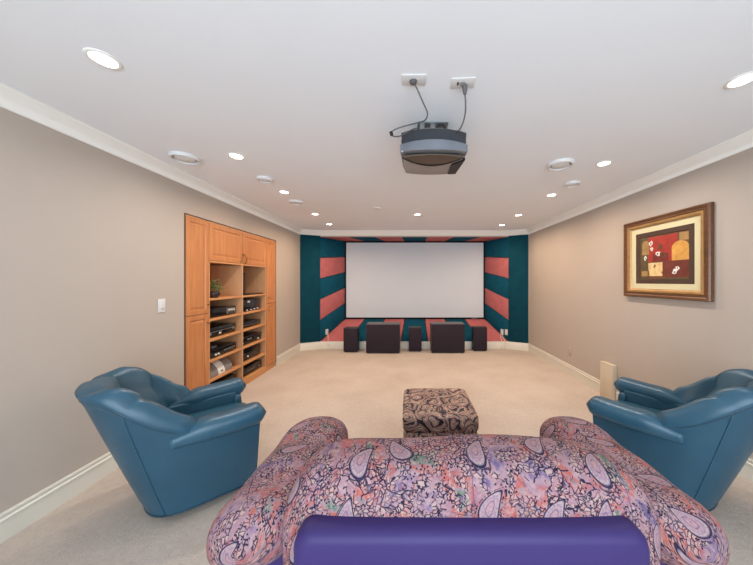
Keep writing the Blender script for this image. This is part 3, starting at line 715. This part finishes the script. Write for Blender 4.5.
c3 = cord('jumper_cable', [(.172, 1.72, CZ-.093), (.178, 1.69, CZ-.065), (.20, 1.685, CZ-.05), (.222, 1.69, CZ-.058), (.236, 1.70, CZ-.096)], .005, 'rubber', 'short black cable arching over the top of the projector', 'cable')

# ------------------------------------------------------------------ armchairs
def cpath(s, a, b_, yf, y0, e=.78):
    sg = 1 if s >= 0 else -1; t = abs(s)
    if t > .5: return Vector((sg*a, y0+(yf-y0)*(t-.5)/.5, 0))
    ph = t/.5*PI/2
    return Vector((sg*a*math.sin(ph)**e, y0-b_*math.cos(ph)**e, 0))
def sm(x): x = max(0, min(1, x)); return x*x*(3-2*x)
def hgt(s): return .475+.305*sm((.62-abs(s))/.42)
def top(s):  # piping line
    k = sm((.60-abs(s))/.6)
    return cpath(s, .325+.035*k, .43, .385, 0.0)
def bot(s): return cpath(s, .28, .24, .37, .06)
def armchair(loc, rz, label):
    e = empty('swivel_armchair', label, 'armchair', loc, rz, 'teal leather tub armchairs')
    SS = [-1+2*i/72 for i in range(73)]
    def side(t, inset=0):
        out = []
        for s in SS:
            p = bot(s).lerp(top(s), t**.95); p.z = lerp(.05, hgt(s), t)
            if inset: c = Vector((0, .1, 0)); d = (Vector((p.x, p.y, 0))-c); d.normalize(); p = p-d*inset
            out.append(p)
        return out
    mb = MB(); rows = [side(t) for t in (0, .02, .12, .25, .4, .55, .7, .85, .97, 1.0)]+[side(1.0, .06)]
    # outer skin, rolled over, then inner skin
    rows += [side(t, .06) for t in (.8, .5, .2, 0)]
    mb.loft([[r[i] for r in rows] for i in range(len(SS))])
    part('shell', mb, 'leather', e, local=True, smooth=True)
    part('swivel_base', MB().lathe([(.20, 0), (.21, .01), (.21, .045), (.12, .06)], (0, .08, 0), 32), 'rubber', e, local=True)
    part('piping', MB().tube([top(s)*1.0+Vector((0, 0, hgt(s))) for s in SS], .0065, 8), 'seam', e, local=True, smooth='all')
    part('hem_piping', MB().tube([bot(s)*1.01+Vector((0, 0, .056)) for s in SS], .006, 8), 'seam', e, local=True, smooth='all')
    for s in (-.33, .33):
        pts = [bot(s).lerp(top(s), (k/12)**.95)*1.004+Vector((0, 0, lerp(.05, hgt(s), k/12))) for k in range(13)]
        part('seam', MB().tube(pts, .0028, 6), 'leather', e, local=True, smooth='all')
    part('front_panel', MB().pillow((0, .355, .185), (.262, .022, .13), .3), 'leather', e, local=True, smooth='all')
    part('seat_cushion', MB().pillow((0, .13, .355), (.262, .285, .085), .32, ez=.5, n=40), 'leather_in', e, local=True, smooth='all')
    for sg in (-1, 1):
        rings = []; N = 22
        for i in range(N+1):
            t = i/N; y = lerp(-.07, .405, t)
            endk = 1 if t < .86 else max(.05, (1-((t-.86)/.14)**2.6))**.5
            rise = .0; tb = .60+.40*sm(t/.38)
            cx = sg*(.286+.022*sm(t/.7)); cz = .449+.066*tb+.010*sm((t-.5)/.5)
            rx, rz_ = .076*tb*(.35+.65*endk), .066*tb*(.25+.75*endk)
            ring = []
            for k in range(22):
                a = 2*PI*k/22; ca, sa = math.cos(a), math.sin(a)
                ring.append((cx+rx*math.copysign(abs(ca)**.75, ca), y+(.012*(1-abs(sa)) if t > .9 else 0), cz+rz_*math.copysign(abs(sa)**.8, sa)))
            rings.append(ring)
        part('arm_pad', MB().loft(rings), 'leather_in', e, local=True, smooth='all')
        part('arm_inner', MB().box(sg*.225, sg*.272, -.08, .34, .24, .51), 'leather_in', e, local=True, bevel=.015, seg=3)
        part('arm_front', MB().pillow((sg*.245, .345, .27), (.048, .03, .215), .4), 'leather', e, local=True, smooth='all')
    # channelled back
    rings = []; NL = 5; A = [-.56+1.12*i/100 for i in range(101)]
    for s in A:
        lob = abs(math.sin((s+.56)/1.12*NL*PI)); g = 1-.30*(1-lob)**1.6
        P = top(s); P.z = hgt(s)
        k = sm((.58-abs(s))/.3); w_ = .5+.5*sm((.58-abs(s))/.26)
        Q = cpath(s, .27, .20, .40, .04); Q.z = .36
        d = Vector((Q.x-P.x, Q.y-P.y, 0)); L = d.length; d.normalize()
        T = .050+.038*sm((abs(s)-.12)/.25)
        pts = [P+d*.004+Vector((0, 0, -.02)), P-d*.014*g+Vector((0, 0, .014)), P-d*.018*g+Vector((0, 0, .035*g)), P+d*.006+Vector((0, 0, T*.75*g)), P+d*.045*w_+Vector((0, 0, T*1.0*g)), P+d*.09*w_+Vector((0, 0, T*.86*g)),
               P+d*.13*g*w_+Vector((0, 0, T*.3*g)), P+d*.15*g*w_+Vector((0, 0, -.05*k-.02))]
        st = pts[-1]
        for j in range(1, 7):
            t = j/6; m = st.lerp(Q, t); m += d*.035*w_*math.sin(PI*t)*(g*1.6-.6)+Vector((0, 0, .03*math.sin(PI*t))); pts.append(m)
        pts += [Q+Vector((0, 0, -.05)), P.lerp(Q, .5)+Vector((0, 0, -.12)), P+d*.03+Vector((0, 0, -.08))]
        rings.append(pts)
    part('back_cushion', MB().loft(rings), 'leather_in', e, local=True, smooth='all')
    return e
def face(deg): return math.radians(deg-90)
armchair((-1.50, 1.78, 0), face(42), 'teal leather tub armchair at left, in front of the maple cabinets')
armchair((1.795, 1.80, 0), face(128), 'teal leather tub armchair at right, below the framed picture')

# ------------------------------------------------------------------ loveseat seen from behind
SX = .205
so = empty('loveseat', 'overstuffed paisley loveseat with purple base seen from behind in the foreground', 'sofa', (SX, 1.2, 0))
sp = lambda v, k: math.copysign(abs(v)**k, v)
def blob(sections, n=40, e=.7, uoff=0, voff=0, sag=None):
    """sections: (centre, vec_a, vec_b) rings -> superellipse rings"""
    rings = []
    for c_, va, vb in sections:
        c_, va, vb = Vector(c_), Vector(va), Vector(vb)
        rings.append([c_+va*sp(math.cos(2*PI*j/n-PI/2), e)+vb*sp(math.sin(2*PI*j/n-PI/2), e) for j in range(n)])
    if sag:
        rings = [[sag(p) for p in r] for r in rings]
    return MB().loft(rings, uv=True, uoff=uoff, voff=voff)
# back: swept along x
secs = []
for i in range(45):
    t = -1+2*i/44; x = SX+.625*math.sin(t*PI/2)
    q = abs((x-SX)/.628); k = max(.02, 1-q**4)**.5; kt = max(.0, 1-q**7)
    ztop = .62+.182*kt**.6; zb = .22+.25*(1-k)
    secs.append(((x, .975, (ztop+zb)/2), (0, -.15*(.2+.8*k**.4), 0), (0, 0, (ztop-zb)/2)))
def backsag(p):
    p = Vector(p); r = p.z-.6
    p.y += .05*r if r > 0 else 0
    p.z += .010*math.sin((p.x-SX)*9+.7)*max(0, r)*4
    return p
bk = blob(secs, 56, .62, sag=backsag, uoff=.37, voff=.13)
bo = part('back', bk, 'paisley', so, smooth='all')
for i in (9, 22, 35): part('seam', MB().tube([Vector(bk.v[i*56+j]) for j in range(14, 34)], .0012, 6), 'navy', bo, smooth='all')
for sg, nm in ((-1, 'l'), (1, 'r')):
    secs = []
    for i in range(33):
        t = .5-.5*math.cos(PI*i/32); y = lerp(.888, 1.67, t)
        ke = 1-abs(2*t-1)**7; ke = max(.004, ke)**.5
        near = sm((.5-t)/.5)
        cx = SX+sg*(.725+.055*near); cz = .49+.005*(1-near)
        secs.append(((cx, y, cz), (sg*.175*ke, 0, -.03*near*ke), (sg*.0, 0, .125*ke*(1+.06*math.sin(t*19)))))
    part('arm', blob(secs, 44, .85, uoff=1.3*sg+3, voff=.4), 'paisley', so, smooth='all')
    part('arm_panel', MB().box(SX+sg*.58, SX+sg*.83, .985, 1.58, .05, .44), 'purple', so, bevel=.03, seg=4)
for sg in (-1, 1):
    secs = []
    for i in range(25):
        t = -1+2*i/24; x = SX+sg*.29+.285*math.sin(t*PI/2); q = max(.02, 1-abs(math.sin(t*PI/2))**5)**.5
        secs.append(((x, 1.36, .36), (0, -.27*(.5+.5*q), 0), (0, 0, .085*(.3+.7*q))))
    part('seat_cushion', blob(secs, 40, .5, uoff=6+sg, voff=1.2), 'paisley', so, smooth='all')
part('base', MB().box(SX-.62, SX+.62, .93, 1.62, .05, .29), 'purple', so, bevel=.02, seg=3)
pb = MB(); PW, PT = .53, .668
ring = []
for (cx, cz, a0) in ((PW-.055, PT-.055, 0), (-PW+.055, PT-.055, PI/2)):
    for k in range(9): a = a0+PI/2*k/8; ring.append((cx+.055*math.cos(a), cz+.055*math.sin(a)))
ring += [(-PW, .04), (PW, .04)]
def pr(y, ins): return [(SX-.02+x*(1-ins/PW), y, z-ins if z > .3 else z) for x, z in ring]
pb.loft([pr(.775, .03), pr(.778, .018), pr(.786, .008), pr(.80, .001), pr(.82, 0), pr(.86, 0), pr(.88, .01)])
part('back_panel', pb, 'purple', so, 'purple upholstered rear panel', smooth='all')
for sx in (-.55, .55):
    for sy in (.98, 1.56): part('foot', MB().lathe([(.025, 0), (.03, .05)], (SX+sx, sy, 0), 14), 'rubber', so)

# ------------------------------------------------------------------ ottoman
ot = empty('ottoman', 'square swirl-print ottoman on the carpet just beyond the loveseat', 'ottoman', (.225, 2.12, 0))
def cuv(o):
    def f(p): return (p[0]+o, p[1]*.9+p[2]*1.0+o)
    return f
part('lid_cushion', MB().pillow((.225, 2.12, .40), (.272, .262, .075), .16, 60, 21, ez=.42).planar_uv(cuv(3)), 'swirl', ot, smooth='all')
part('body', MB().pillow((.225, 2.12, .19), (.266, .256, .165), .12, 60, 15, ez=.2).planar_uv(cuv(5.3)), 'swirl', ot, smooth='all')
for sx in (-.2, .2):
    for sy in (-.19, .19): part('foot', MB().lathe([(.02, 0), (.025, .035)], (.225+sx, 2.12+sy, 0), 12), 'rubber', ot)

# ------------------------------------------------------------------ light and camera
def area(name, loc, rot, sx, sy, e, col, spread=180, portal=False):
    L = bpy.data.lights.new(name, 'AREA'); L.shape = 'RECTANGLE'; L.size, L.size_y, L.energy, L.color = sx, sy, e, col; L.spread = math.radians(spread)
    o = bpy.data.objects.new(name, L); COL.objects.link(o); o.location = loc; o.rotation_euler = rot
    if portal: L.cycles.is_portal = True
    return o
# daylight entering through the big window behind the camera
area('window_daylight', ((WX0+WX1)/2, YR-.16, (WZ0+WZ1)/2), (PI/2, 0, 0), WX1-WX0, WZ1-WZ0, 160, (.74, .88, 1.0))
w = bpy.data.worlds.new('sky'); S.world = w; w.use_nodes = True
bgn = w.node_tree.nodes['Background']; bgn.inputs[0].default_value = (.75, .87, 1, 1); bgn.inputs[1].default_value = .8
cam = bpy.data.cameras.new('camera'); co = bpy.data.objects.new('camera', cam); COL.objects.link(co)
co.location = (0, 0, CH); co.rotation_euler = (PI/2, 0, 0)
cam.sensor_fit = 'HORIZONTAL'; cam.sensor_width = 36; cam.lens = 36*268/753
cam.shift_x = -(409-376.5)/753; cam.shift_y = -1.5/753; cam.clip_start = .02
S.camera = co
S.view_settings.view_transform = 'Standard'; S.view_settings.look = 'None'; S.view_settings.gamma = 1; S.view_settings.use_curve_mapping = False
S.view_settings.exposure = 0.06
S.cycles.max_bounces = 10; S.cycles.diffuse_bounces = 7; S.cycles.use_denoising = True
